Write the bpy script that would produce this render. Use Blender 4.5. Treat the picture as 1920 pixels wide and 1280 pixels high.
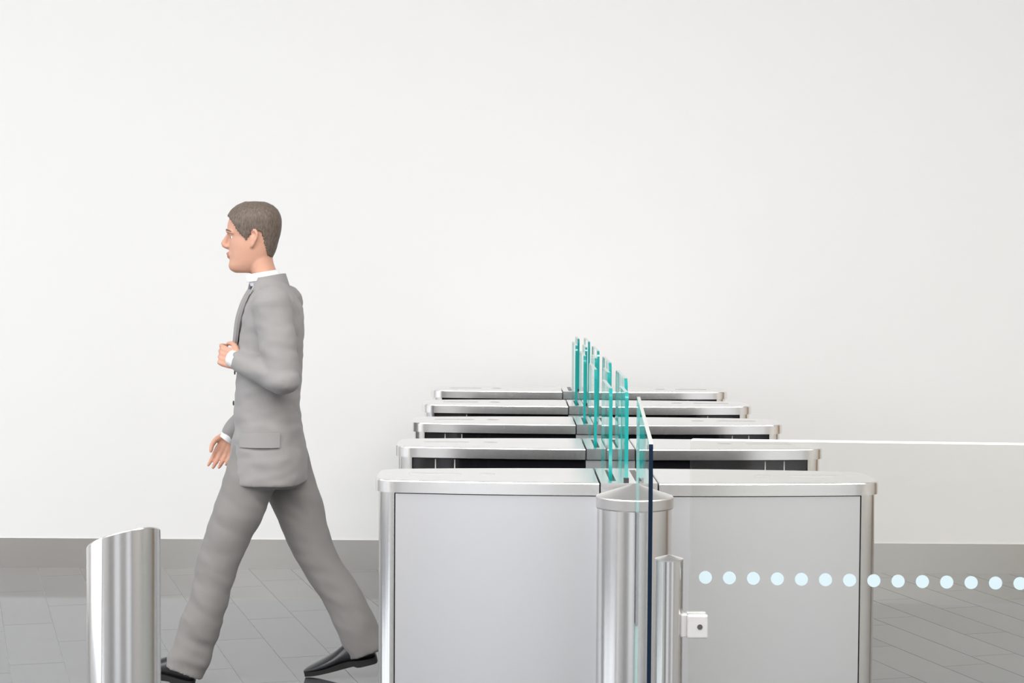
import bpy, bmesh, math, random
from mathutils import Vector, Matrix, noise

# ------------------------------------------------------------------ scene, camera, light
for o in list(bpy.data.objects):
    bpy.data.objects.remove(o, do_unlink=True)
S = bpy.context.scene
COL = S.collection
random.seed(4)

S.view_settings.view_transform = 'Standard'
S.view_settings.look = 'None'
S.view_settings.gamma = 1.0
S.view_settings.use_curve_mapping = False
S.view_settings.exposure = 0.0

HCAM = 1.58
cam_d = bpy.data.cameras.new('camera')
cam = bpy.data.objects.new('camera', cam_d)
COL.objects.link(cam)
cam_d.sensor_width = 36.0
cam_d.lens = 36.0 * 3500 / 1920
cam_d.clip_start = 0.05
cam.matrix_world = (Matrix.Translation((0, 0, HCAM))
                    @ Matrix.Rotation(math.radians(-0.08), 4, 'Z')
                    @ Matrix.Rotation(math.radians(90) - math.atan(148 / 3500), 4, 'X')
                    @ Matrix.Rotation(0.0065, 4, 'Z'))
S.camera = cam

W = bpy.data.worlds.new('sky')
S.world = W
W.use_nodes = True
W.node_tree.nodes['Background'].inputs[0].default_value = (0.93, 0.96, 1.0, 1)
W.node_tree.nodes['Background'].inputs[1].default_value = 0.5


def area(name, loc, aim, sx, sy, power, col):
    l = bpy.data.lights.new(name, 'AREA')
    l.shape = 'RECTANGLE'
    l.size, l.size_y = sx, sy
    l.energy = power
    l.color = col
    o = bpy.data.objects.new(name, l)
    COL.objects.link(o)
    o.location = loc
    o.rotation_euler = (Vector(aim) - Vector(loc)).to_track_quat('-Z', 'Z').to_euler()
    return o


ROOM = dict(x0=-8.0, x1=8.0, y0=-7.0, y1=9.53, z1=5.6)
DAY = (0.95, 0.975, 1.0)
# daylight in the openings of the glazed street side (behind the camera) and the side windows
for i, x in enumerate((-2.3, 5.0)):
    area('daylight_street', (x, ROOM['y0'] + 0.05, 2.6), (x, 5, 2.6), 3.2, 4.6, 66, DAY)
for i, y in enumerate((0.9, 4.7)):
    area('daylight_side', (ROOM['x0'] + 0.05, y, 2.6), (5, y, 2.6), 3.4, 4.6, 165, (0.91, 0.955, 1.0))
# ceiling luminaires
for y in (-3.6, -0.4, 2.8):
    area('ceiling_luminaire', (0.0, y, ROOM['z1'] - 0.03), (0, y, 0), 12.0, 0.9, 500, (1.0, 0.97, 0.93))


# ------------------------------------------------------------------ materials
def mat(name, base, rough=0.5, metal=0.0, spec=0.5, bump=None, var=None, coat=0.0, sheen=0.0):
    m = bpy.data.materials.new(name)
    m.use_nodes = True
    nt = m.node_tree
    b = nt.nodes['Principled BSDF']
    b.inputs['Base Color'].default_value = (*base, 1)
    b.inputs['Roughness'].default_value = rough
    b.inputs['Metallic'].default_value = metal
    b.inputs['Specular IOR Level'].default_value = spec
    b.inputs['Coat Weight'].default_value = coat
    b.inputs['Sheen Weight'].default_value = sheen
    if bump or var:
        tc = nt.nodes.new('ShaderNodeTexCoord')
        mp = nt.nodes.new('ShaderNodeMapping')
        nt.links.new(tc.outputs['Object'], mp.inputs[0])
        sc = (bump or var)[0]
        mp.inputs['Scale'].default_value = sc
        nz = nt.nodes.new('ShaderNodeTexNoise')
        nz.inputs['Scale'].default_value = 1.0
        nz.inputs['Detail'].default_value = 3.0
        nt.links.new(mp.outputs[0], nz.inputs['Vector'])
        if bump:
            bp = nt.nodes.new('ShaderNodeBump')
            bp.inputs['Strength'].default_value = bump[1]
            bp.inputs['Distance'].default_value = bump[2]
            nt.links.new(nz.outputs['Fac'], bp.inputs['Height'])
            nt.links.new(bp.outputs[0], b.inputs['Normal'])
        if var:
            mr = nt.nodes.new('ShaderNodeMapRange')
            mr.inputs['From Min'].default_value = 0.3
            mr.inputs['From Max'].default_value = 0.7
            mr.inputs['To Min'].default_value = 1 - var[1]
            mr.inputs['To Max'].default_value = 1 + var[1]
            nt.links.new(nz.outputs['Fac'], mr.inputs['Value'])
            mx = nt.nodes.new('ShaderNodeMix')
            mx.data_type = 'RGBA'
            mx.blend_type = 'MULTIPLY'
            mx.inputs['Factor'].default_value = 1.0
            mx.inputs[6].default_value = (*base, 1)
            nt.links.new(mr.outputs[0], mx.inputs[7])
            nt.links.new(mx.outputs[2], b.inputs['Base Color'])
    return m


def glass_mat(name, tint, rough=0.0):
    """thin architectural glass: clear with a Schlick reflection"""
    m = bpy.data.materials.new(name)
    m.use_nodes = True
    nt = m.node_tree
    nt.nodes.clear()
    out = nt.nodes.new('ShaderNodeOutputMaterial')
    tr = nt.nodes.new('ShaderNodeBsdfTransparent')
    tr.inputs[0].default_value = (*tint, 1)
    gl = nt.nodes.new('ShaderNodeBsdfGlossy')
    gl.inputs['Roughness'].default_value = rough
    gl.inputs[0].default_value = (1, 1, 1, 1)
    lw = nt.nodes.new('ShaderNodeLayerWeight')
    lw.inputs[0].default_value = 0.5
    pw = nt.nodes.new('ShaderNodeMath')
    pw.operation = 'POWER'
    pw.inputs[1].default_value = 5.0
    nt.links.new(lw.outputs['Facing'], pw.inputs[0])
    ma = nt.nodes.new('ShaderNodeMath')
    ma.operation = 'MULTIPLY_ADD'
    ma.inputs[1].default_value = 0.6
    ma.inputs[2].default_value = 0.04
    nt.links.new(pw.outputs[0], ma.inputs[0])
    # the sheet reflects on its outer faces only
    geo = nt.nodes.new('ShaderNodeNewGeometry')
    inv = nt.nodes.new('ShaderNodeMath')
    inv.operation = 'SUBTRACT'
    inv.inputs[0].default_value = 1.0
    nt.links.new(geo.outputs['Backfacing'], inv.inputs[1])
    fac = nt.nodes.new('ShaderNodeMath')
    fac.operation = 'MULTIPLY'
    nt.links.new(ma.outputs[0], fac.inputs[0])
    nt.links.new(inv.outputs[0], fac.inputs[1])
    mx = nt.nodes.new('ShaderNodeMixShader')
    nt.links.new(fac.outputs[0], mx.inputs[0])
    nt.links.new(tr.outputs[0], mx.inputs[1])
    nt.links.new(gl.outputs[0], mx.inputs[2])
    nt.links.new(mx.outputs[0], out.inputs[0])
    return m


M = {}
M['wall'] = mat('white_paint', (0.86, 0.86, 0.86), 0.75, spec=0.2, bump=((60, 60, 60), 0.05, 0.002))
M['wall_warm'] = mat('warm_plaster', (0.68, 0.65, 0.61), 0.7)
M['amber'] = mat('amber_bounce', (0.50, 0.29, 0.11), 0.4, var=((20, 20, 2), 0.15))
M['concrete'] = mat('grey_concrete', (0.40, 0.39, 0.385), 0.8, var=((1.5, 1.5, 1.5), 0.1))
M['ceil'] = mat('ceiling_paint', (0.82, 0.82, 0.81), 0.8)
M['frame'] = mat('grey_window_frame', (0.2, 0.2, 0.21), 0.5)
M['tile'] = mat('grey_stone_tile', (0.105, 0.109, 0.118), 0.065, spec=1.0, var=((2.2, 9.0, 3.0), 0.13))
M['tile2'] = mat('grey_stone_tile_lighter', (0.118, 0.122, 0.131), 0.07, spec=1.0, var=((2.2, 9.0, 3.0), 0.13))
M['tile3'] = mat('grey_stone_tile_darker', (0.095, 0.098, 0.106), 0.065, spec=1.0, var=((2.2, 9.0, 3.0), 0.13))
M['grout'] = mat('pale_grout', (0.34, 0.34, 0.34), 0.5)
M['skirting'] = mat('brushed_skirting_steel', (0.66, 0.64, 0.61), 0.28, metal=1.0, bump=((2, 150, 150), 0.02, 0.001))
M['steel'] = mat('brushed_steel_panel', (0.80, 0.80, 0.82), 0.34, metal=1.0, bump=((3, 3, 420), 0.05, 0.001))
M['steel_cap'] = mat('brushed_steel_cap', (0.88, 0.87, 0.865), 0.22, metal=1.0, bump=((5, 420, 420), 0.006, 0.001))
M['steel_tube'] = mat('brushed_steel_tube', (0.74, 0.735, 0.73), 0.2, metal=1.0, bump=((200, 200, 4), 0.015, 0.001))
M['turned'] = mat('lathe_turned_steel', (0.72, 0.71, 0.70), 0.32, metal=1.0)
_b = M['turned'].node_tree.nodes['Principled BSDF']
_b.inputs['Anisotropic'].default_value = 0.85
_tn = M['turned'].node_tree.nodes.new('ShaderNodeTangent')
_tn.direction_type = 'RADIAL'
_tn.axis = 'Z'
M['turned'].node_tree.links.new(_tn.outputs[0], _b.inputs['Tangent'])
M['steel_post'] = mat('polished_steel_corner', (0.8, 0.8, 0.8), 0.16, metal=1.0)
M['inlay'] = mat('grey_plastic_inlay', (0.42, 0.42, 0.43), 0.4)
M['gap'] = mat('black_gap', (0.012, 0.012, 0.014), 0.6)
M['liner'] = mat('black_rubber_slot', (0.02, 0.02, 0.023), 0.35)
M['black_glass'] = mat('black_sensor_glass', (0.008, 0.008, 0.01), 0.08, spec=0.5)
M['strip'] = mat('pale_sensor_strip', (0.45, 0.45, 0.45), 0.4)
M['glass'] = glass_mat('clear_glass', (0.965, 0.985, 0.98))
M['glass_front'] = glass_mat('clear_screen_glass', (0.965, 0.968, 0.955))
M['teal'] = mat('teal_glass_edge', (0.010, 0.29, 0.28), 0.08, spec=0.6)
M['pale_teal'] = mat('pale_teal_glass_edge', (0.22, 0.50, 0.48), 0.1)
M['navy'] = mat('navy_glass_edge', (0.004, 0.013, 0.032), 0.1, spec=0.25)
M['lit_edge'] = mat('lit_white_glass_edge', (0.86, 0.9, 0.9), 0.3)  # white paints in the light that the screen's top edge catches
M['pale_edge'] = mat('polished_pale_glass_edge', (0.40, 0.42, 0.41), 0.25)
M['dot'] = mat('pale_blue_dot_film', (0.50, 0.62, 0.67), 0.5)
M['clampm'] = mat('satin_white_metal', (0.62, 0.61, 0.62), 0.4, metal=0.35)
M['screw'] = mat('dark_screw', (0.12, 0.11, 0.12), 0.4, metal=0.6)


# ------------------------------------------------------------------ mesh helpers
def obj(name, verts, faces, material, parent=None, smooth=False, mats=None, fmat=None, auto=None):
    me = bpy.data.meshes.new(name)
    me.from_pydata([tuple(v) for v in verts], [], faces)
    for m in (mats or [material]):
        me.materials.append(m)
    if fmat:
        for p, i in zip(me.polygons, fmat):
            p.material_index = i
    bm = bmesh.new()
    bm.from_mesh(me)
    bmesh.ops.recalc_face_normals(bm, faces=bm.faces)
    bm.to_mesh(me)
    bm.free()
    return link(name, me, parent, smooth, auto)


def link(name, me, parent=None, smooth=False, auto=None):
    if smooth:
        for p in me.polygons:
            p.use_smooth = True
        if auto:
            me.set_sharp_from_angle(angle=math.radians(auto))
    o = bpy.data.objects.new(name, me)
    COL.objects.link(o)
    if parent:
        o.parent = parent
    return o


def box_vf(x0, x1, y0, y1, z0, z1, off=0):
    v = [(x0, y0, z0), (x1, y0, z0), (x1, y1, z0), (x0, y1, z0),
         (x0, y0, z1), (x1, y0, z1), (x1, y1, z1), (x0, y1, z1)]
    f = [(0, 3, 2, 1), (4, 5, 6, 7), (0, 1, 5, 4), (1, 2, 6, 5), (2, 3, 7, 6), (3, 0, 4, 7)]
    return v, [tuple(i + off for i in q) for q in f]


def box(name, b, material, parent=None, bevel=0.0, seg=2):
    v, f = box_vf(*b)
    o = obj(name, v, f, material, parent)
    if bevel:
        bevel_mesh(o.data, bevel, seg)
    return o


def boxes(name, bs, material, parent=None):
    V, F = [], []
    for b in bs:
        v, f = box_vf(*b, off=len(V))
        V += v
        F += f
    return obj(name, V, F, material, parent)


def bevel_mesh(me, w, seg=2, ang=40, sel=None):
    bm = bmesh.new()
    bm.from_mesh(me)
    es = [e for e in bm.edges if len(e.link_faces) == 2 and e.calc_face_angle(0) > math.radians(ang)
          and (sel is None or sel(e))]
    bmesh.ops.bevel(bm, geom=es, offset=w, segments=seg, profile=0.5, affect='EDGES', clamp_overlap=True)
    bm.to_mesh(me)
    bm.free()


def prism(name, pts, z0, z1, material, parent=None, bevel=0.0, smooth=True, seg=2, sel=None, auto=35):
    n = len(pts)
    v = [(x, y, z0) for x, y in pts] + [(x, y, z1) for x, y in pts]
    f = [tuple(range(n - 1, -1, -1)), tuple(range(n, 2 * n))]
    f += [(i, (i + 1) % n, n + (i + 1) % n, n + i) for i in range(n)]
    o = obj(name, v, f, material, parent)
    if bevel:
        bevel_mesh(o.data, bevel, seg, 50, sel)
    if smooth:
        for p in o.data.polygons:
            p.use_smooth = True
        o.data.set_sharp_from_angle(angle=math.radians(auto))
    return o


def lathe(name, prof, material, parent=None, n=64, auto=25, slant=None):
    v, f = [], []
    for r, z in prof:
        for k in range(n):
            a = 2 * math.pi * k / n
            v.append((r * math.cos(a), r * math.sin(a), z))
    m = len(prof)
    for i in range(m - 1):
        for k in range(n):
            k2 = (k + 1) % n
            f.append((i * n + k, i * n + k2, (i + 1) * n + k2, (i + 1) * n + k))
    f.append(tuple(range(n - 1, -1, -1)))
    f.append(tuple((m - 1) * n + k for k in range(n)))
    if slant:
        v = [slant(p) for p in v]
    return obj(name, v, f, material, parent, smooth=True, auto=auto)


def thing(name, label, cat, loc=(0, 0, 0), rz=0.0, group=None):
    o = bpy.data.objects.new(name, None)
    o.empty_display_size = 0.1
    COL.objects.link(o)
    o.location = loc
    o.rotation_euler = (0, 0, rz)
    o['label'] = label
    o['category'] = cat
    if group:
        o['group'] = group
    return o


def struct(o):
    o['kind'] = 'structure'
    return o


def pane(name, outline, t, mats, parent=None, bevel=0.0):
    """glass sheet: outline in (y, z) extruded by t along x; slot 0 = faces, slot 1 = ground edges"""
    n = len(outline)
    v = [(-t / 2, y, z) for y, z in outline] + [(t / 2, y, z) for y, z in outline]
    f = [tuple(range(n)), tuple(range(2 * n - 1, n - 1, -1))]
    f += [(i, (i + 1) % n, n + (i + 1) % n, n + i) for i in range(n)]
    fm = [0, 0] + [1] * n
    o = obj(name, v, f, None, parent, mats=mats, fmat=fm)
    if bevel:
        bm = bmesh.new()
        bm.from_mesh(o.data)
        es = [e for e in bm.edges if len({q.material_index for q in e.link_faces}) == 2]
        bmesh.ops.bevel(bm, geom=es, offset=bevel, segments=1, affect='EDGES', material=1)
        bm.to_mesh(o.data)
        bm.free()
    return o


def round_rect(y0, y1, z0, z1, r, corners='0123', n=6):
    """outline (y,z), ccw from bottom left; corners 0 bl, 1 br, 2 tr, 3 tl that are rounded"""
    pts = []
    for i, (cy, cz, a0) in enumerate(((y0 + r, z0 + r, 180), (y1 - r, z0 + r, 270), (y1 - r, z1 - r, 0), (y0 + r, z1 - r, 90))):
        if str(i) in corners:
            for k in range(n + 1):
                a = math.radians(a0 + 90 * k / n)
                pts.append((cy + r * math.cos(a), cz + r * math.sin(a)))
        else:
            pts.append(((y0, z0), (y1, z0), (y1, z1), (y0, z1))[i])
    return pts


# ------------------------------------------------------------------ the room
R = ROOM
T = 0.2
YW = R['y1']
wall_back = struct(box('wall_back', (R['x0'] - T, R['x1'] + T, YW, YW + T, 0, R['z1']), M['wall']))
bb = struct(box('baseboard_back', (R['x0'], R['x1'], YW - 0.006, YW + 0.004, 0.0, 0.153), M['skirting']))
wall_right = struct(box('wall_right', (R['x1'], R['x1'] + T, R['y0'], YW, 0, R['z1']), M['wall_warm']))
amber_reflector = struct(box('amber_reflector_1', (R['x1'] - 0.05, R['x1'], 7.4, 9.3, 0.0, 3.0), M['amber']))  # unseen panel added for amber stripes on the steel and a warm bounce
ceiling = struct(box('ceiling', (R['x0'] - T, R['x1'] + T, R['y0'] - T, YW + T, R['z1'], R['z1'] + T), M['ceil']))
# street side and left side: piers, sill and lintel around the window openings
bs = [(R['x0'], R['x1'], R['y0'] - T, R['y0'], 0, 0.25), (R['x0'], R['x1'], R['y0'] - T, R['y0'], 4.95, R['z1'])]
edges = [R['x0']] + [e for x in (-2.3, 5.0) for e in (x - 1.65, x + 1.65)] + [R['x1']]
for a, b in zip(edges[0::2], edges[1::2]):
    bs.append((a, b, R['y0'] - T, R['y0'], 0.25, 4.95))
wall_front = struct(boxes('wall_front', bs, M['concrete']))
bs = [(R['x0'] - T, R['x0'], R['y0'], YW, 0, 0.25), (R['x0'] - T, R['x0'], R['y0'], YW, 4.95, R['z1'])]
edges = [R['y0']] + [e for y in (0.9, 4.7) for e in (y - 1.75, y + 1.75)] + [YW]
for a, b in zip(edges[0::2], edges[1::2]):
    bs.append((R['x0'] - T, R['x0'], a, b, 0.25, 4.95))
wall_left = struct(boxes('wall_left', bs, M['wall']))
n = 0
for x in (-2.3, 5.0):
    n += 1
    y = R['y0']
    struct(boxes('window_%d' % n, [(x - 0.04, x + 0.04, y + 0.06, y + 0.12, 0.25, 4.95),
                                   (x - 1.65, x + 1.65, y + 0.06, y + 0.12, 2.9, 2.98)], M['frame']))
for y in (0.9, 4.7):
    n += 1
    x = R['x0']
    struct(boxes('window_%d' % n, [(x + 0.06, x + 0.12, y - 0.04, y + 0.04, 0.25, 4.95),
                                   (x + 0.06, x + 0.12, y - 1.75, y + 1.75, 2.9, 2.98)], M['frame']))

# floor: a screed with long stone tiles laid askew on it
floor = struct(box('floor', (R['x0'], R['x1'], R['y0'], YW + T, -0.12, -0.0012), M['grout']))
AL = math.radians(16.66)
PW, PL, PG = 0.2076, 0.83, 0.0028
P0 = 1.455
ca, sa = math.cos(AL), math.sin(AL)


def tile_mesh(m):
    v, f = box_vf(-PW / 2 + PG / 2, PW / 2 - PG / 2, -PL / 2 + PG / 2, PL / 2 - PG / 2, -0.008, 0.0)
    o = obj('tile', v, f, m, floor)
    return o


protos = [tile_mesh(M[k]) for k in ('tile', 'tile2', 'tile3')]
used = [False] * 3
restV, restF = [], []
offs = [0.0, 0.41, 0.14, 0.55, 0.27, 0.69]
for i in range(-75, 76):
    p = P0 + (i + 0.5) * PW
    for j in range(-30, 31):
        q = (j + 0.5) * PL + offs[i % 6]
        x, y = p * ca - q * sa, p * sa + q * ca
        if not (R['x0'] + 0.35 < x < R['x1'] - 0.35 and R['y0'] + 0.4 < y < YW + 0.42):
            continue
        if -3.1 < x < 3.1 and y > 6.2:
            k = random.choice((0, 0, 1, 2))
            o = protos[k] if not used[k] else protos[k].copy()
            if used[k]:
                COL.objects.link(o)
                o.parent = floor
            used[k] = True
            o.location = (x, y, 0)
            o.rotation_euler = (0, 0, AL)
        else:
            if y > YW:
                continue
            v, f = box_vf(-PW / 2 + PG / 2, PW / 2 - PG / 2, -PL / 2 + PG / 2, PL / 2 - PG / 2, -0.008, 0.0, off=len(restV))
            restV += [(x + a * ca - b * sa, y + a * sa + b * ca, c) for a, b, c in v]
            restF += f
rest = obj('outer_tiles', restV, restF, M['tile'], floor)
rest['kind'] = 'stuff'

# ------------------------------------------------------------------ turnstile pedestals
PX = 0.331
PYS = [5.28, 6.215, 7.12, 8.02, 8.905]
LEN = 1.404
HM, HE, RC = 0.185, 0.135, 0.055
CZ0, CZ1 = 0.943, 0.978


def hd(x, ins):
    """half depth of the pedestal's plan at x, drawn in by ins"""
    lx = LEN / 2 - ins
    ax = abs(x)
    h = HM - (HM - HE) * (ax / (LEN / 2)) ** 2 - ins
    r = RC - ins
    if ax > lx - r:
        d = min(ax - (lx - r), r)
        h = h - r + math.sqrt(max(r * r - d * d, 0))
    return h


def xs(x0, x1, ins):
    lx = LEN / 2 - ins
    r = RC - ins
    pts = set([x0, x1])
    for k in range(0, 25):
        t = x0 + (x1 - x0) * k / 24
        if abs(t) < lx - r:
            pts.add(t)
    for k in range(0, 9):
        c = (lx - r) + r * math.sin(math.pi / 2 * k / 8)
        for s in (-1, 1):
            if x0 - 1e-6 <= s * c <= x1 + 1e-6:
                pts.add(s * c)
    return sorted(pts)


def seg_pts(x0, x1, ins):
    X = xs(x0, x1, ins)
    out = []
    for p in [(x, -hd(x, ins)) for x in X] + [(x, hd(x, ins)) for x in reversed(X)]:
        if not out or (Vector(p) - Vector(out[-1])).length > 1e-4:
            out.append(p)
    if (Vector(out[0]) - Vector(out[-1])).length < 1e-4:
        out.pop()
    return out


def side_pts(x0, x1, ins, t, s):
    """curved plate along one long side: s = -1 camera side, +1 far side"""
    X = xs(x0, x1, ins)
    return [(x, s * hd(x, ins)) for x in X] + [(x, s * (hd(x, ins) - t)) for x in reversed(X)]


LX = LEN / 2
MOD = 0.080     # half width of the middle module
POSTW = 0.046
SA, SC = -0.042, 0.029    # the two glass slots


def make_pedestal(idx):
    labels = ['turnstile pedestal nearest the camera, with full brushed steel side panels behind the round post',
              'turnstile pedestal directly behind the nearest one, second of the row',
              'middle turnstile pedestal of the row of five, third from the camera',
              'turnstile pedestal fourth from the camera, one short of the white wall',
              'farthest turnstile pedestal, closest to the white wall, smallest in view']
    t = thing('turnstile_pedestal', labels[idx], 'turnstile', (PX, PYS[idx], 0), 0, 'row of turnstile pedestals')
    box_core = prism('core', seg_pts(-LX + 0.03, LX - 0.03, 0.03), 0.0, CZ0, M['gap'], t)
    # rounded end posts
    prism('end_post', seg_pts(-LX + 0.009, -LX + 0.009 + POSTW, 0.009), 0.0, CZ0 - 0.001, M['steel_post'], t)
    prism('end_post', seg_pts(LX - 0.009 - POSTW, LX - 0.009, 0.009), 0.0, CZ0 - 0.001, M['steel_post'], t)
    # side panels
    xa, xb = -LX + 0.009 + POSTW + 0.003, -MOD - 0.002
    for s in (-1, 1):
        for x0, x1 in ((xa, xb), (-xb, -xa)):
            if idx == 0 and s == -1:
                prism('side_panel', side_pts(x0, x1, 0.013, 0.014, s), 0.02, CZ0 - 0.004, M['steel'], t)
            else:
                prism('side_panel', side_pts(x0, x1, 0.013, 0.014, s), 0.02, 0.66, M['steel'], t)
                g = prism('sensor_window', side_pts(x0, x1, 0.016, 0.012, s), 0.663, CZ0 - 0.004, M['black_glass'], t)
                g['label'] = 'black glass sensor band under the cap'
                sg = -1 if x0 < 0 else 1
                for xc in ((0.57, 0.507) if idx < 3 else (0.51,)):
                    c = sg * xc
                    y = s * (hd(c, 0.0155))
                    box('sensor_strip', (c - 0.0018, c + 0.0018, min(y, y - s * 0.003), max(y, y - s * 0.003), 0.67, CZ0 - 0.006), M['strip'], g)
    # middle module
    prism('middle_body', seg_pts(-MOD, MOD, 0.013), 0.02, CZ0 - 0.004, M['steel'], t)
    top = lambda e: min(v.co.z for v in e.verts) > CZ1 - 1e-4
    for x0, x1 in ((-LX, -MOD - 0.0022), (MOD + 0.0022, LX)):
        c = prism('cap', seg_pts(x0, x1, 0.0), CZ0, CZ1, M['steel_cap'], t, bevel=0.004, seg=2, sel=top, auto=20)
        s = -1 if x0 < 0 else 1
        d = lathe('reader_disc', [(0.023, CZ1 - 0.001), (0.023, CZ1 + 0.0004), (0.020, CZ1 + 0.0008)], M['inlay'], c, n=32)
        d.location = (s * 0.392, 0.02, 0)
        pts = []
        for cx, a0 in ((0.60, -90), (0.48, 90)):
            for k in range(9):
                a = math.radians(a0 + 180 * k / 8)
                pts.append((s * (cx + 0.016 * math.cos(a)), 0.02 + 0.016 * math.sin(a)))
        prism('indicator_inlay', pts, CZ1 - 0.001, CZ1 + 0.0006, M['inlay'], c)
    # middle cap: strips that leave two slots open
    hw = 0.009
    ys, ye = -0.135, 0.142
    V, F = [], []

    def add(pts, z0, z1):
        n0, n = len(V), len(pts)
        V.extend([(x, y, z0) for x, y in pts] + [(x, y, z1) for x, y in pts])
        F.append(tuple(n0 + k for k in range(n - 1, -1, -1)))
        F.append(tuple(n0 + n + k for k in range(n)))
        F.extend([(n0 + k, n0 + (k + 1) % n, n0 + n + (k + 1) % n, n0 + n + k) for k in range(n)])
    for x0, x1 in ((-MOD + 0.0022, SA - hw), (SA + hw, SC - hw), (SC + hw, MOD - 0.0022)):
        add(seg_pts(x0, x1, 0.0), CZ0, CZ1)
    for c in (SA, SC):
        add([(c - hw, -hd(c, 0)), (c + hw, -hd(c, 0)), (c + hw, ys), (c - hw, ys)], CZ0, CZ1)
        add([(c - hw, ye), (c + hw, ye), (c + hw, hd(c, 0)), (c - hw, hd(c, 0))], CZ0, CZ1)
    mc = obj('middle_cap', V, F, M['steel_cap'], t)
    for c in (SA, SC):
        box('slot_liner', (c - hw, c + hw, ys, ye, CZ0 - 0.002, CZ0 + 0.012), M['liner'], mc)
    # glass
    GM = [M['glass'], M['teal']]
    ZT = 1.225
    g = pane('fixed_glass', round_rect(-0.165, 0.13, CZ1 - 0.001, ZT, 0.02, '23'), 0.010, GM, t)
    g.location = (-0.007, 0, 0)
    box('glass_shoe', (-0.007, 0.007, -0.168, -0.155, CZ1, CZ1 + 0.012), M['liner'], g)
    zl = CZ0 + 0.0125
    if idx < 4:      # leaf that closes the lane behind this pedestal
        o = [(0.0, zl), (0.20, zl), (0.20, 0.55), (0.43, 0.55)] + round_rect(0.0, 0.43, zl, ZT, 0.03, '23')[2:]
        g = pane('glass_leaf', o, 0.010, GM, t)
        g.location = (SA, 0, 0)
    if idx > 0:      # leaf that closes the lane in front of it
        o = round_rect(-0.485, 0.0, zl, ZT, 0.03, '23')[2:] + [(-0.485, 0.55), (-0.20, 0.55), (-0.20, zl), (0.0, zl)]
        g = pane('glass_leaf', o, 0.010, GM, t)
        g.location = (SC, 0, 0)
    return t


for i in range(5):
    make_pedestal(i)

# ------------------------------------------------------------------ round post, rail post, glass screens, bollard
FP = (0.331, 4.87)
t = thing('round_post', 'thick round steel post with conical lid against the nearest pedestal', 'post', (*FP, 0))
lathe('tube', [(0.0985, 0.0), (0.0985, 0.942)], M['steel_tube'], t, n=96)
lathe('lid', [(0.1005, 0.941), (0.1015, 0.944), (0.1015, 0.969), (0.1, 0.972), (0.004, 1.004)], M['turned'], t, n=96, auto=12)
box('slot_gasket', (-0.0045, 0.0045, -0.112, -0.09, 0.655, 0.9405), M['gap'], t)
box('seam', (-0.0012, 0.0012, -0.0992, -0.09, 0.0, 0.655), M['inlay'], t)

# glass side panel running from the round post towards the rail post
a, b = Vector((0.331, 4.764)), Vector((0.2705, 3.535))
d = b - a
H2 = d.length / 2
side_outline = ([(-H2, 0.0), (H2, 0.0), (H2, 0.652), (H2 - 0.016, 0.652), (H2 - 0.016, 0.944), (H2, 0.944)]
                + round_rect(-H2, H2, 0.0, 1.240, 0.012, '23')[2:])
t = pane('glass_side_screen', side_outline, 0.008, [M['glass'], M['teal']])
# slot 1 teal; top's ceiling reflection and near end's refraction are painted as colours
t.data.materials.append(M['pale_edge'])
t.data.materials.append(M['navy'])
t.data.materials.append(M['pale_teal'])
L2 = d.length / 2
for p in t.data.polygons:
    if p.material_index == 1:
        if p.normal.z > 0.7:
            p.material_index = 2
        elif p.center.y < -L2 + 0.02:
            p.material_index = 3
        elif p.center.y > L2 - 0.02:
            p.material_index = 3 if 0.66 < p.center.z < 0.94 else 4
t.location = ((a.x + b.x) / 2, (a.y + b.y) / 2, 0)
t.rotation_euler = (0, 0, math.atan2(-(a - b).x, (a - b).y))
t['label'] = 'narrow edge-on glass panel with dark front edge before the round post'
t['category'] = 'glass panel'

RP = (0.3145, 3.62)
t = thing('rail_post', 'slim steel post with a white clamp that holds the dotted glass', 'post', (*RP, 0))
lathe('tube', [(0.0275, 0.0), (0.0275, 1.003)], M['steel_tube'], t, n=64)
lathe('lid', [(0.0278, 1.003), (0.0278, 1.0055), (0.002, 1.013)], M['turned'], t, n=64, auto=12)
c = box('clamp', (0.0345, 0.075, -0.022, -0.0085, 0.852, 0.899), M['clampm'], t, bevel=0.004, seg=3)
box('clamp_back', (0.0345, 0.075, 0.0085, 0.0225, 0.852, 0.899), M['clampm'], c, bevel=0.004, seg=3)
box('clamp_arm', (0.022, 0.036, -0.012, 0.012, 0.853, 0.898), M['clampm'], c, bevel=0.002)
sc_ = lathe('screw', [(0.0052, 0), (0.0052, 0.0015), (0.003, 0.0015)], M['screw'], c, n=20)
sc_.rotation_euler = (math.radians(90), 0, 0)
sc_.location = (0.059, -0.0216, 0.8755)

# dotted glass screen
PLN = 1.10
YAW = math.radians(-4.5)
g = thing('dotted_glass_screen', 'large clear glass screen with a row of pale dots', 'glass screen',
          (0.354, 3.622, 0), YAW)
p = pane('pane', round_rect(0.0, PLN, 0.03, 1.240, 0.006, '23'), 0.012, [M['glass_front'], M['lit_edge']], g, bevel=0.003)
p.rotation_euler = (0, 0, math.radians(-90))
p.data.materials.append(M['pale_edge'])
for q in p.data.polygons:
    if q.material_index == 1 and q.normal.z < 0.5:
        q.material_index = 2 if abs(q.normal.x) < 0.3 else 0
dl = None
nd = int((PLN - 0.05) / 0.0463)
for k in range(nd):
    if dl is None:
        dl = lathe('dot', [(0.0126, 0), (0.0126, 0.0006)], M['dot'], g, n=32)
        dd = dl
    else:
        dd = dl.copy()
        COL.objects.link(dd)
        dd.parent = g
    dd.rotation_euler = (math.radians(90), 0, 0)
    dd.location = (0.0315 + 0.0463 * k, -0.0066, 0.970)

# bollard with slanted top
BR = 0.0805
BA, BB = 0.288, 0.298


def slant(p):
    x, y, z = p
    if z > 0.5:
        return (x, y, z + BA * x - BB * y)
    return p


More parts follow.
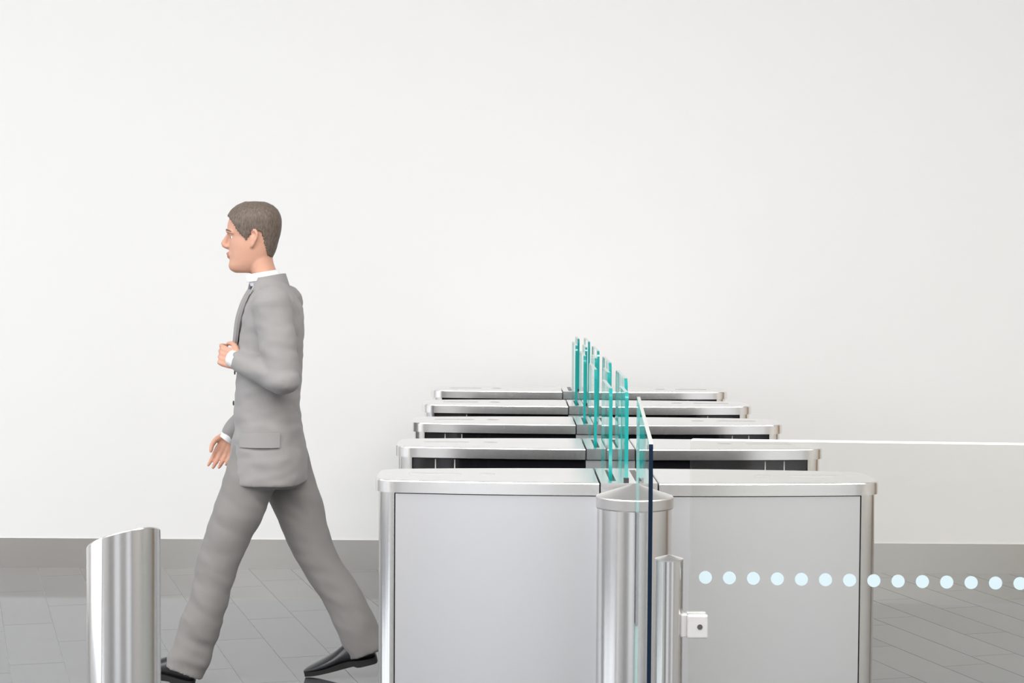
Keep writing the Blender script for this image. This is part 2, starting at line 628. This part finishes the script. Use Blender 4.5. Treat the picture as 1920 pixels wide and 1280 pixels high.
t = thing('slant_top_bollard', 'round brushed steel bollard with a slanted top, at the lower left', 'bollard', (-0.849, 4.1, 0))
lathe('tube', [(BR, 0.0), (BR, 0.9625), (BR - 0.0015, 0.9655), (BR - 0.005, 0.967)], M['steel_tube'], t, n=96, auto=30, slant=slant)
lathe('floor_flange', [(BR + 0.03, 0.0), (BR + 0.03, 0.008), (BR + 0.001, 0.010)], M['steel_tube'], t, n=64)
#MAN
# ------------------------------------------------------------------ the walking man
M['skin'] = mat('skin', (0.62, 0.34, 0.245), 0.5, spec=0.35, var=((14, 14, 14), 0.06))
M['lips'] = mat('lips', (0.48, 0.20, 0.17), 0.45)
M['hair'] = mat('greying_brown_hair', (0.13, 0.10, 0.08), 0.6, var=((160, 160, 50), 0.35), bump=((220, 220, 60), 0.5, 0.003))
M['suit'] = mat('grey_wool_suit', (0.30, 0.29, 0.29), 0.85, spec=0.15, var=((9, 9, 9), 0.05), bump=((900, 900, 900), 0.1, 0.0006), sheen=0.15)
M['trouser'] = mat('grey_wool_trousers', (0.235, 0.225, 0.22), 0.85, spec=0.15, var=((9, 9, 9), 0.05), bump=((900, 900, 900), 0.1, 0.0006), sheen=0.15)
M['shirt'] = mat('white_cotton', (0.82, 0.82, 0.83), 0.8)
M['tie'] = mat('grey_silk_tie', (0.16, 0.16, 0.19), 0.45)
M['shoe'] = mat('black_leather', (0.02, 0.021, 0.025), 0.3, spec=0.5)
M['sole'] = mat('black_rubber_sole', (0.012, 0.012, 0.012), 0.6)
M['button'] = mat('dark_horn_button', (0.05, 0.045, 0.04), 0.4)
M['eyew'] = mat('eye_white', (0.8, 0.78, 0.75), 0.2)
M['iris'] = mat('dark_iris', (0.05, 0.04, 0.03), 0.15)

MX, MY = -0.897, 6.95


def B(u, y, z):
    """man frame: u forward (he walks to the left), y to his right (away from the camera), z up"""
    return Vector((-u, y, z))


def loft(rings, V, F, cap=True):
    n0 = len(V)
    n = len(rings[0])
    for r in rings:
        V.extend(r)
    for i in range(len(rings) - 1):
        for k in range(n):
            k2 = (k + 1) % n
            F.append((n0 + i * n + k, n0 + i * n + k2, n0 + (i + 1) * n + k2, n0 + (i + 1) * n + k))
    if cap:
        F.append(tuple(n0 + k for k in range(n - 1, -1, -1)))
        F.append(tuple(n0 + (len(rings) - 1) * n + k for k in range(n)))


def spline(pts, sub=5):
    """Catmull-Rom through tuples of equal length"""
    out = []
    P = [Vector(p) if len(p) <= 4 else p for p in pts]
    m = len(pts[0])
    for i in range(len(pts) - 1):
        p0 = pts[max(i - 1, 0)]
        p1, p2 = pts[i], pts[i + 1]
        p3 = pts[min(i + 2, len(pts) - 1)]
        for s in range(sub):
            t = s / sub
            out.append(tuple(0.5 * (2 * p1[k] + (p2[k] - p0[k]) * t + (2 * p0[k] - 5 * p1[k] + 4 * p2[k] - p3[k]) * t * t
                                    + (3 * p1[k] - p0[k] - 3 * p2[k] + p3[k]) * t ** 3) for k in range(m)))
    out.append(tuple(pts[-1]))
    return out


def tube(pts, V, F, n=20, up=(0, 1, 0), sub=5, round_ends=True):
    """pts: (u, y, z, ra, rb): ra = radius across (along 'up'), rb = radius in the other direction"""
    P = spline(pts, sub)
    C = [B(*p[:3]) for p in P]
    rings = []
    upv = Vector(up)
    for i, p in enumerate(P):
        d = (C[min(i + 1, len(C) - 1)] - C[max(i - 1, 0)]).normalized()
        b = d.cross(upv).normalized()
        a = b.cross(d).normalized()
        rings.append([C[i] + a * (p[3] * math.cos(2 * math.pi * k / n)) + b * (p[4] * math.sin(2 * math.pi * k / n)) for k in range(n)])
    if round_ends:
        for end in (0, -1):
            d = (C[0] - C[1]).normalized() if end == 0 else (C[-1] - C[-2]).normalized()
            base = rings[end]
            c = C[end]
            r = min(P[end][3], P[end][4])
            ex = []
            for j in (1, 2, 3):
                a = math.radians(28 * j)
                ex.append([c + (q - c) * math.cos(a) + d * (r * math.sin(a)) for q in base])
            rings = list(reversed(ex)) + rings if end == 0 else rings + ex
    loft(rings, V, F)


def slices(sl, V, F, n=36, sub=5, power=2.4):
    """horizontal slices (z, u_back, u_front, half_width[, y_centre]) -> superellipse rings"""
    sl = [s if len(s) == 5 else (*s, 0.0) for s in sl]
    rings = []
    for z, ub, uf, hw, yc in spline(sl, sub):
        uc, ud = (ub + uf) / 2, (uf - ub) / 2
        ring = []
        for k in range(n):
            a = 2 * math.pi * k / n
            c, s = math.cos(a), math.sin(a)
            ring.append(B(uc + ud * math.copysign(abs(c) ** (2 / power), c), yc + hw * math.copysign(abs(s) ** (2 / power), s), z))
        rings.append(ring)
    loft(rings, V, F)


def fuse(name, V, F, material, parent, voxel, smooth_it=4, fac=0.5, wrinkle=None):
    me = bpy.data.meshes.new(name + '_raw')
    me.from_pydata([tuple(v) for v in V], [], F)
    bm = bmesh.new()
    bm.from_mesh(me)
    bmesh.ops.recalc_face_normals(bm, faces=bm.faces)
    bm.to_mesh(me)
    bm.free()
    o = bpy.data.objects.new(name, me)
    COL.objects.link(o)
    r = o.modifiers.new('r', 'REMESH')
    r.mode = 'VOXEL'
    r.voxel_size = voxel
    s = o.modifiers.new('s', 'SMOOTH')
    s.factor = fac
    s.iterations = smooth_it
    bpy.context.view_layer.update()
    dg = bpy.context.evaluated_depsgraph_get()
    me2 = bpy.data.meshes.new_from_object(o.evaluated_get(dg))
    o.modifiers.clear()
    o.data = me2
    me2.name = name
    bpy.data.meshes.remove(me)
    if wrinkle:
        bm = bmesh.new()
        bm.from_mesh(me2)
        bm.normal_update()
        mv = [(v, v.normal.copy(), wrinkle(v.co)) for v in bm.verts]
        for v, nn, w in mv:
            v.co += nn * w
        bm.to_mesh(me2)
        bm.free()
    me2.materials.clear()
    me2.materials.append(material)
    for p in me2.polygons:
        p.use_smooth = True
    o.parent = parent
    return o


man = thing('person', 'person in a grey suit striding to the left, arm bent, beyond the bollard', 'person', (MX, MY, 0))

# --- head surface, used for the body and the hair
HU = 0.064          # forward offset of the head's middle
HEAD = [  # z, back, front, half width   (relative to HU)
    (1.535, -0.010, 0.060, 0.030),
    (1.546, -0.030, 0.079, 0.043),
    (1.562, -0.050, 0.085, 0.053),
    (1.580, -0.066, 0.081, 0.060),
    (1.600, -0.078, 0.082, 0.065),
    (1.622, -0.087, 0.081, 0.069),
    (1.645, -0.094, 0.082, 0.072),
    (1.668, -0.099, 0.080, 0.074),
    (1.690, -0.102, 0.088, 0.076),
    (1.715, -0.102, 0.088, 0.077),
    (1.740, -0.098, 0.080, 0.074),
    (1.762, -0.087, 0.064, 0.064),
    (1.778, -0.066, 0.040, 0.047),
    (1.788, -0.036, 0.010, 0.022),
]


def head_ring(z, ub, uf, hw, n=48, grow=0.0):
    ring = []
    uc, ud = HU + (ub + uf) / 2, (uf - ub) / 2 + grow
    for k in range(n):
        a = 2 * math.pi * k / n
        c, s = math.cos(a), math.sin(a)
        pw = 2.25
        x = math.copysign(abs(c) ** (2 / pw), c)
        y = math.copysign(abs(s) ** (2 / pw), s)
        taper = 1.0 - 0.10 * max(c, 0) ** 2
        ring.append(B(uc + ud * x, (hw + grow) * y * taper, z))
    return ring


BV, BF = [], []
loft([head_ring(*p) for p in spline(HEAD, 4)], BV, BF)
# nose, brow, lips, chin, ears
tube([(HU + 0.078, 0, 1.682, 0.009, 0.010), (HU + 0.092, 0, 1.660, 0.010, 0.011), (HU + 0.101, 0, 1.641, 0.013, 0.012), (HU + 0.088, 0, 1.630, 0.014, 0.008)], BV, BF, n=12)
for s in (-1, 1):
    tube([(HU + 0.086, 0.012 * s, 1.686, 0.006, 0.007), (HU + 0.082, 0.034 * s, 1.689, 0.006, 0.007), (HU + 0.064, 0.054 * s, 1.684, 0.005, 0.005)], BV, BF, n=10, up=(0, 0, 1))
    tube([(HU + 0.088, 0.012 * s, 1.633, 0.006, 0.006), (HU + 0.078, 0.014 * s, 1.635, 0.006, 0.006)], BV, BF, n=10)
    # ear
    er = [(HU - 0.012, 0.076 * s, 1.690), (HU - 0.024, 0.083 * s, 1.693), (HU - 0.032, 0.087 * s, 1.678), (HU - 0.026, 0.084 * s, 1.658), (HU - 0.012, 0.077 * s, 1.634)]
    tube([(*q, 0.006, 0.006) for q in er], BV, BF, n=10, up=(1, 0, 0))
    tube([(HU - 0.010, 0.071 * s, 1.683, 0.004, 0.012), (HU - 0.018, 0.077 * s, 1.665, 0.005, 0.013), (HU - 0.012, 0.073 * s, 1.645, 0.004, 0.009)], BV, BF, n=10, up=(0, 1, 0))
tube([(HU + 0.078, -0.022, 1.605, 0.005, 0.006), (HU + 0.088, 0, 1.607, 0.006, 0.007), (HU + 0.078, 0.022, 1.605, 0.005, 0.006)], BV, BF, n=10, up=(0, 0, 1))
tube([(HU + 0.076, -0.020, 1.597, 0.005, 0.006), (HU + 0.085, 0, 1.595, 0.007, 0.007), (HU + 0.076, 0.020, 1.597, 0.005, 0.006)], BV, BF, n=10, up=(0, 0, 1))
# neck and trunk
slices([(1.40, -0.10, 0.07, 0.15), (1.46, -0.075, 0.055, 0.105), (1.505, -0.050, 0.052, 0.066), (1.54, -0.030, 0.068, 0.058), (1.58, -0.016, 0.088, 0.057), (1.62, -0.014, 0.09, 0.055)], BV, BF, power=2.1)
slices([(0.84, -0.10, 0.09, 0.14), (0.95, -0.10, 0.10, 0.155), (1.08, -0.085, 0.09, 0.14), (1.20, -0.09, 0.085, 0.145), (1.33, -0.095, 0.08, 0.165), (1.42, -0.09, 0.06, 0.15)], BV, BF)

# joints
SHL, ELL, WRL = (-0.035, -0.185, 1.425), (-0.085, -0.245, 1.150), (0.085, -0.150, 1.212)
SHR, ELR, WRR = (-0.035, 0.185, 1.425), (0.005, 0.245, 1.135), (0.165, 0.215, 0.920)
HPL, KNL, ANL = (0.015, -0.085, 0.880), (0.170, -0.088, 0.482), (0.302, -0.088, 0.100)
HPR, KNR, ANR = (-0.020, 0.085, 0.880), (-0.165, 0.090, 0.478), (-0.345, 0.090, 0.128)
for a, b, c in ((SHL, ELL, WRL), (SHR, ELR, WRR)):
    m1 = [(p + q) / 2 for p, q in zip(a, b)]
    m2 = [(p * 0.7 + q * 0.3) for p, q in zip(b, c)]
    tube([(*a, .046, .048), (*m1, .040, .043), (*b, .034, .036)], BV, BF, n=14)
    tube([(*b, .034, .036), (*m2, .035, .037), (*c, .023, .029)], BV, BF, n=14, up=(0, 0.3, 1))
for a, b, c in ((HPL, KNL, ANL), (HPR, KNR, ANR)):
    m2 = [(p * 0.7 + q * 0.3) for p, q in zip(b, c)]
    tube([(*a, .075, .078), (*b, .048, .050)], BV, BF, n=16)
    tube([(*b, .048, .050), (*m2, .046, .050), (*c, .033, .036)], BV, BF, n=16)


def hand(w, d, across, curl, V, F, thumb_side, spread=0.0):
    """w wrist, d pointing direction of the palm, across = knuckle line direction (index side), curl in degrees per joint"""
    d = Vector(d).normalized()
    ac = Vector(across)
    ac = (ac - d * ac.dot(d)).normalized()
    nrm = d.cross(ac).normalized() * thumb_side      # the side the fingers curl to
    w = Vector(w)

    def T5(p, ra, rb):
        return (p.x, p.y, p.z, ra, rb)
    # palm: three flat tubes side by side
    for k, x in enumerate((0.026, 0.009, -0.009, -0.026)):
        q0 = w + ac * (x * 0.55) - d * 0.012
        q1 = w + d * 0.045 + ac * (x * 0.92)
        q2 = w + d * 0.088 + ac * x
        tube([T5(q0, .014, .014), T5(q1, .0135, .0135), T5(q2, .0105, .0105)], V, F, n=12, up=tuple(ac_b(ac)), sub=3)
    L = (0.072, 0.080, 0.074, 0.058)
    for k, x in enumerate((0.0315, 0.0105, -0.0105, -0.0305)):
        p = w + d * (0.086 - 0.006 * (k == 3)) + ac * x
        ang = 0.0
        chain = [T5(p - d * 0.01, .0088, .0088)]
        for j, fr in enumerate((0.44, 0.31, 0.25)):
            ang += math.radians(curl[k] * (1.0, 1.15, 0.8)[j])
            dv = d * math.cos(ang) + nrm * math.sin(ang) + ac * (spread * (1.5 - k) / 3)
            p = p + dv * (L[k] * fr)
            r = (.0082, .0076, .0064)[j]
            chain.append(T5(p, r, r))
        tube(chain, V, F, n=10, up=tuple(ac_b(ac)), sub=4)
    # thumb leaves the index side of the palm near its base
    p0 = w + d * 0.018 + ac * 0.020
    p1 = w + d * 0.046 + ac * 0.044 + nrm * 0.014
    p2 = w + d * 0.074 + ac * 0.050 + nrm * 0.026
    p3 = w + d * 0.096 + ac * 0.044 + nrm * 0.034
    tube([T5(p0, .014, .014), T5(p1, .0115, .0115), T5(p2, .0095, .0095), T5(p3, .0078, .0078)], V, F, n=10, up=(0, 0, 1), sub=4)


def ac_b(ac):
    """direction given in (u, y, z) to object axes for tube's 'up'"""
    v = B(ac.x, ac.y, ac.z)
    return v


# near (left) hand: forearm across the body, thumb up, fingers loosely curled
dl_ = Vector(WRL) - Vector(ELL)
hand(WRL, (0.80, 0.45, 0.22), (0.05, 0.1, 1.0), (34, 38, 42, 46), BV, BF, -1)
# far (right) hand: hanging forward, relaxed
hand(WRR, (0.40, -0.06, -0.91), (0.9, 0.0, 0.35), (14, 18, 22, 24), BV, BF, 1)

body = fuse('body', BV, BF, M['skin'], man, 0.0042, smooth_it=3, fac=0.45)
body.data.materials.append(M['lips'])
for p in body.data.polygons:
    u, y, z = -p.center.x, p.center.y, p.center.z
    if u > HU + 0.074 and abs(y) < 0.024 and 1.590 < z < 1.6125:
        p.material_index = 1
# eyes
for s in (-1, 1):
    v, f = [], []
    e = lathe('eye', [(0.0115 * math.sin(math.pi * k / 12) + 1e-4, -0.0115 * math.cos(math.pi * k / 12)) for k in range(13)], M['eyew'], man, n=20)
    e.location = B(HU + 0.0615, 0.031 * s, 1.6675)
    ir = lathe('iris', [(0.0055, 0), (0.0055, 0.0012), (0.001, 0.0018)], M['iris'], e, n=16)
    ir.rotation_euler = (0, math.radians(-90), 0)
    ir.location = (-0.0104, 0, 0)

# hair: a cap of short hair grown from the head surface
def hair_line(a):
    """lowest z of the hair at angle a from the face (0 = front, pi = back)"""
    a = abs(a)
    K = [(0, 1.748), (0.5, 1.742), (0.8, 1.728), (1.05, 1.700), (1.25, 1.672), (1.42, 1.655), (1.62, 1.690), (1.9, 1.688), (2.15, 1.640), (2.5, 1.600), (3.2, 1.585)]
    for (a0, z0), (a1, z1) in zip(K, K[1:]):
        if a0 <= a <= a1:
            return z0 + (z1 - z0) * (a - a0) / (a1 - a0)
    return K[-1][1]


HV, HF = [], []
hr = spline(HEAD, 8)
N = 96
inner, outer = [], []
for q in hr:
    z = q[0]
    g = 0.004 + 0.008 * min(max((z - 1.66) / 0.08, 0), 1)
    r_in = head_ring(*q, n=N, grow=-0.002)
    r_out = head_ring(*q, n=N, grow=g)
    top = min(max((z - 1.74) / 0.05, 0), 1)
    for k in range(N):
        r_out[k] = r_out[k] + Vector((0, 0, 0.012 * top + 0.002 * noise.noise(r_out[k] * 60)))
    inner.append(r_in)
    outer.append(r_out)
vid = {}


def hv(kind, i, k):
    key = (kind, i, k % N)
    if key not in vid:
        vid[key] = len(HV)
        HV.append((inner if kind == 'i' else outer)[i][k % N])
    return vid[key]


def is_hair(i, k):
    a = 2 * math.pi * (k + 0.5) / N
    a = a if a <= math.pi else 2 * math.pi - a
    return hr[i][0] > hair_line(a) + 0.004 * noise.noise(Vector((k * 0.7, i * 0.3, 0)))


cells = {(i, k) for i in range(len(hr) - 1) for k in range(N) if is_hair(i, k)}
for i, k in cells:
    HF.append((hv('o', i, k), hv('o', i, k + 1), hv('o', i + 1, k + 1), hv('o', i + 1, k)))
    HF.append((hv('i', i, k), hv('i', i + 1, k), hv('i', i + 1, k + 1), hv('i', i, k + 1)))
    for (di, dk), e in (((-1, 0), ((i, k), (i, k + 1))), ((1, 0), ((i + 1, k), (i + 1, k + 1))), ((0, -1), ((i, k), (i + 1, k))), ((0, 1), ((i, k + 1), (i + 1, k + 1)))):
        nb = (i + di, (k + dk) % N)
        if nb not in cells and 0 <= nb[0] < len(hr) - 1:
            (a0, b0), (a1, b1) = e
            HF.append((hv('o', a0, b0), hv('o', a1, b1), hv('i', a1, b1), hv('i', a0, b0)))
top_i = len(hr) - 1
HF.append(tuple(hv('o', top_i, k) for k in range(N)))
hair = obj('hair', HV, HF, M['hair'], man, smooth=True)
hair['label'] = 'short greying brown hair'
for s in (-1, 1):
    v, f = [], []
    tube([(HU + 0.089, 0.015 * s, 1.690, 0.0035, 0.0025), (HU + 0.087, 0.034 * s, 1.694, 0.0035, 0.0028), (HU + 0.069, 0.055 * s, 1.688, 0.002, 0.002)], v, f, n=8, up=(0, 0, 1))
    obj('eyebrow', v, f, M['hair'], man, smooth=True)


# --- jacket
def cloth(scale, amp, stretch=(1, 1, 1)):
    def w(p):
        q = Vector((p.x * stretch[0], p.y * stretch[1], p.z * stretch[2])) * scale
        return amp * noise.noise(q) + 0.5 * amp * noise.noise(q * 2.1 + Vector((3, 1, 7)))
    return w


JV, JF = [], []
slices([(0.757, -0.146, 0.140, 0.198), (0.80, -0.145, 0.139, 0.199), (0.86, -0.140, 0.134, 0.196), (0.96, -0.124, 0.126, 0.183), (1.06, -0.116, 0.120, 0.172), (1.16, -0.120, 0.115, 0.176),
        (1.27, -0.128, 0.108, 0.188), (1.36, -0.127, 0.095, 0.196), (1.42, -0.113, 0.080, 0.190), (1.462, -0.090, 0.066, 0.150), (1.492, -0.066, 0.055, 0.098), (1.515, -0.052, 0.046, 0.074)], JV, JF, n=48, power=2.5)
for s, a, b, c in ((-1, SHL, ELL, WRL), (1, SHR, ELR, WRR)):
    m1 = [(p + q) / 2 for p, q in zip(a, b)]
    m2 = [(p + q) / 2 for p, q in zip(b, c)]
    tube([(*a, .066, .074), (*m1, .060, .068), (*b, .055, .060)], JV, JF, n=20)
    tube([(*b, .055, .060), (*m2, .050, .056), (*c, .041, .047)], JV, JF, n=20, up=(0, 0.3, 1))
wj = cloth(9, 0.007, (1, 1, 1.9))
jacket = fuse('jacket', JV, JF, M['suit'], man, 0.0075, smooth_it=5, fac=0.5, wrinkle=wj)
jacket['label'] = 'grey suit jacket'
# the open front between the lapels shows the shirt: those faces become the shirt front
bm = bmesh.new()
bm.from_mesh(jacket.data)


def vee(c):
    u, y, z = -c.x, c.y, c.z
    return u > 0.02 and z > 1.20 and abs(y) < 0.008 + (z - 1.20) * 0.20 and z < 1.60


sh = bm.copy()
bmesh.ops.delete(sh, geom=[f for f in sh.faces if not vee(f.calc_center_median())], context='FACES')
for v in sh.verts:
    v.co.x += 0.004
bmesh.ops.delete(bm, geom=[f for f in bm.faces if vee(f.calc_center_median())], context='FACES')
bm.to_mesh(jacket.data)
bm.free()
me = bpy.data.meshes.new('shirt_front')
sh.to_mesh(me)
sh.free()
me.materials.clear()
me.materials.append(M['shirt'])
shirt = link('shirt_front', me, man, True)
# shirt collar
v, f = [], []
rings = []
for z, gr, dz in ((1.505, 0.004, 0.0), (1.530, 0.003, 0.0), (1.548, 0.0, 0.0), (1.546, 0.007, 0.0), (1.520, 0.012, 0.0)):
    ring = []
    t_ = (z - 1.505) / 0.035
    uc, ud, hw = 0.008 + 0.016 * t_, 0.054 + gr, 0.064 + gr - 0.004 * t_
    for k in range(40):
        a = 2 * math.pi * k / 40
        ring.append(B(uc + ud * math.cos(a), hw * math.sin(a), z - 0.020 * (0.5 + 0.5 * math.cos(a))))
    rings.append(ring)
loft(rings, v, f, cap=False)
obj('shirt_collar', v, f, M['shirt'], man, smooth=True)
# tie
v, f = [], []
tube([(0.062, 0, 1.500, 0.017, 0.010), (0.070, 0, 1.478, 0.012, 0.007), (0.092, 0, 1.40, 0.022, 0.005), (0.113, 0, 1.29, 0.028, 0.005), (0.121, 0, 1.20, 0.028, 0.005)], v, f, n=14)
obj('tie', v, f, M['tie'], man, smooth=True)
# lapels and jacket collar
for s in (-1, 1):
    v, f = [], []
    path = [(1.195, 0.121, 0.010), (1.25, 0.1195, 0.024), (1.31, 0.113, 0.040), (1.37, 0.103, 0.054), (1.43, 0.082, 0.068), (1.475, 0.056, 0.080)]
    wid = [0.006, 0.030, 0.048, 0.058, 0.050, 0.036]
    P = spline([(z, u, y, w_) for (z, u, y), w_ in zip(path, wid)], 4)
    rings = []
    for z, u, y, w_ in P:
        rings.append([B(u + 0.004, s * y, z), B(u + 0.012, s * (y + 0.006), z), B(u + 0.006 - w_ * 0.20, s * (y + w_), z), B(u - 0.004 - w_ * 0.20, s * (y + w_), z)])
    loft(rings, v, f)
    obj('lapel', v, f, M['suit'], jacket, smooth=True, auto=40)
v, f = [], []
rings = []
for k in range(25):
    a = math.radians(50 + 260 * k / 24)
    c, s_ = math.cos(a), math.sin(a)
    uc, ud, hw = -0.002, 0.064, 0.080
    bz = 1.512 - 0.022 * (0.5 + 0.5 * c)
    rings.append([B(uc + ud * c, hw * s_, bz - 0.028), B(uc + 0.008 + (ud - 0.005) * c, (hw - 0.012) * s_, bz + 0.022),
                  B(uc + 0.007 + (ud + 0.004) * c, (hw - 0.004) * s_, bz + 0.022), B(uc + (ud + 0.012) * c, (hw + 0.012) * s_, bz - 0.024)])
loft(rings, v, f)
obj('jacket_collar', v, f, M['suit'], jacket, smooth=True, auto=50)
# pocket flap on the near side, buttons, cuffs
v, f = [], []
rings = []
for k in range(9):
    u = 0.085 - 0.15 * k / 8
    uc, ud, hw = -0.001, 0.130, 0.188
    y = -hw * (1 - abs((u - uc) / ud) ** 2.5) ** (1 / 2.5)
    rings.append([B(u, y - 0.004, 0.955), B(u, y - 0.009, 0.955), B(u, y - 0.014, 0.902), B(u, y - 0.006, 0.902)])
loft(rings, v, f)
obj('pocket_flap', v, f, M['suit'], jacket, smooth=True, auto=40)
for z, u in ((1.165, 0.1235), (1.05, 0.1285)):
    b_ = lathe('button', [(0.009, 0), (0.009, 0.003), (0.006, 0.004)], M['button'], jacket, n=18)
    b_.rotation_euler = (0, math.radians(-90), 0)
    b_.location = B(u, -0.006, z)
for s, a, c in ((-1, ELL, WRL), (1, ELR, WRR)):
    v, f = [], []
    a_, c_ = Vector(a), Vector(c)
    e_ = c_ + (c_ - a_).normalized() * 0.040
    g0 = c_ + (c_ - a_).normalized() * 0.008
    tube([(*g0, .034, .040), (*e_, .031, .037)], v, f, n=24, up=(0, 0.3, 1), sub=2, round_ends=False)
    obj('shirt_cuff', v, f, M['shirt'], man, smooth=True, auto=40)

# --- trousers
TV, TF = [], []
slices([(0.74, -0.115, 0.105, 0.165), (0.82, -0.13, 0.115, 0.175), (0.92, -0.115, 0.108, 0.165), (1.00, -0.10, 0.10, 0.155)], TV, TF, power=2.3)
for a, b, c, ext in ((HPL, KNL, ANL, 0.045), (HPR, KNR, ANR, 0.035)):
    m1 = [(p + q) / 2 for p, q in zip(a, b)]
    m2 = [(p + q) / 2 for p, q in zip(b, c)]
    dv = (Vector(c) - Vector(b)).normalized()
    e = Vector(c) + dv * ext
    back = Vector((-0.02, 0, 0))
    tube([(*a, .092, .105), (*m1, .086, .094), (*b, .071, .078), (*(Vector(m2) + back * 0.8), .067, .074), (*(Vector(c) + back * 0.6), .064, .078), (*(e + back * 0.5), .064, .082)], TV, TF, n=24, round_ends=False)


def wt(p):
    z = p.z
    q = Vector((p.x * 9 + p.z * 7, p.y * 6, p.z * 9))
    amp = 0.0065 + 0.006 * max(0, 0.35 - z) / 0.35
    return amp * noise.noise(q) + 0.5 * amp * noise.noise(q * 2.3)


trousers = fuse('trousers', TV, TF, M['trouser'], man, 0.0075, smooth_it=4, fac=0.5, wrinkle=wt)
trousers['label'] = 'grey suit trousers'


# --- shoes
def shoe(heel, toe, up, hinge=None):
    """heel, toe: points on the sole line (u, y, z)"""
    h, t_ = Vector(heel), Vector(toe)
    d = t_ - h
    Ls = d.length
    d.normalize()
    upv = Vector(up)
    upv = (upv - d * upv.dot(d)).normalized()
    side = Vector((0, 1, 0))
    prof = [  # along, half width, top height, bottom height
        (0.00, 0.020, 0.060, 0.012), (0.03, 0.030, 0.078, 0.006), (0.12, 0.034, 0.094, 0.006), (0.27, 0.034, 0.100, 0.010), (0.40, 0.036, 0.082, 0.014), (0.55, 0.044, 0.062, 0.012),
        (0.70, 0.047, 0.048, 0.008), (0.84, 0.042, 0.038, 0.008), (0.94, 0.028, 0.030, 0.010), (1.00, 0.010, 0.022, 0.013)]
    v, f = [], []
    rings = []
    for a, hw, zt, zb in spline(prof, 3):
        c = h + d * (a * Ls)
        ring = []
        for k in range(20):
            g = 2 * math.pi * k / 20
            y = hw * math.copysign(abs(math.cos(g)) ** 0.8, math.cos(g))
            sz = math.sin(g)
            zz = (zt + zb) / 2 + (zt - zb) / 2 * math.copysign(abs(sz) ** 0.85, sz)
            y *= 1.0 - 0.30 * max(sz, 0)
            q = c + upv * zz + side * y
            ring.append(B(q.x, q.y, q.z))
        rings.append(ring)
    loft(rings, v, f)
    o = obj('shoe', v, f, M['shoe'], man, smooth=True)
    v, f = [], []
    rings = []
    for a, hw, zt, zb in spline(prof, 3):
        c = h + d * (a * Ls)
        hh = hw * 1.06 + 0.002
        bt = -0.012 if a < 0.26 else (-0.012 + min(1, (a - 0.26) / 0.05) * 0.010)
        ring = []
        for y, zz in ((-hh, zb + 0.006), (hh, zb + 0.006), (hh * 0.97, bt), (-hh * 0.97, bt)):
            q = c + upv * zz + side * y
            ring.append(B(q.x, q.y, q.z))
        rings.append(ring)
    loft(rings, v, f)
    obj('sole', v, f, M['sole'], o, smooth=True, auto=40)
    return o


shoe((0.262, -0.090, 0.016), (0.540, -0.092, 0.062), (-0.2, 0, 1)).name = 'shoe'
shoe((-0.400, 0.092, 0.072), (-0.128, 0.092, 0.006), (0.2, 0, 1)).name = 'shoe'
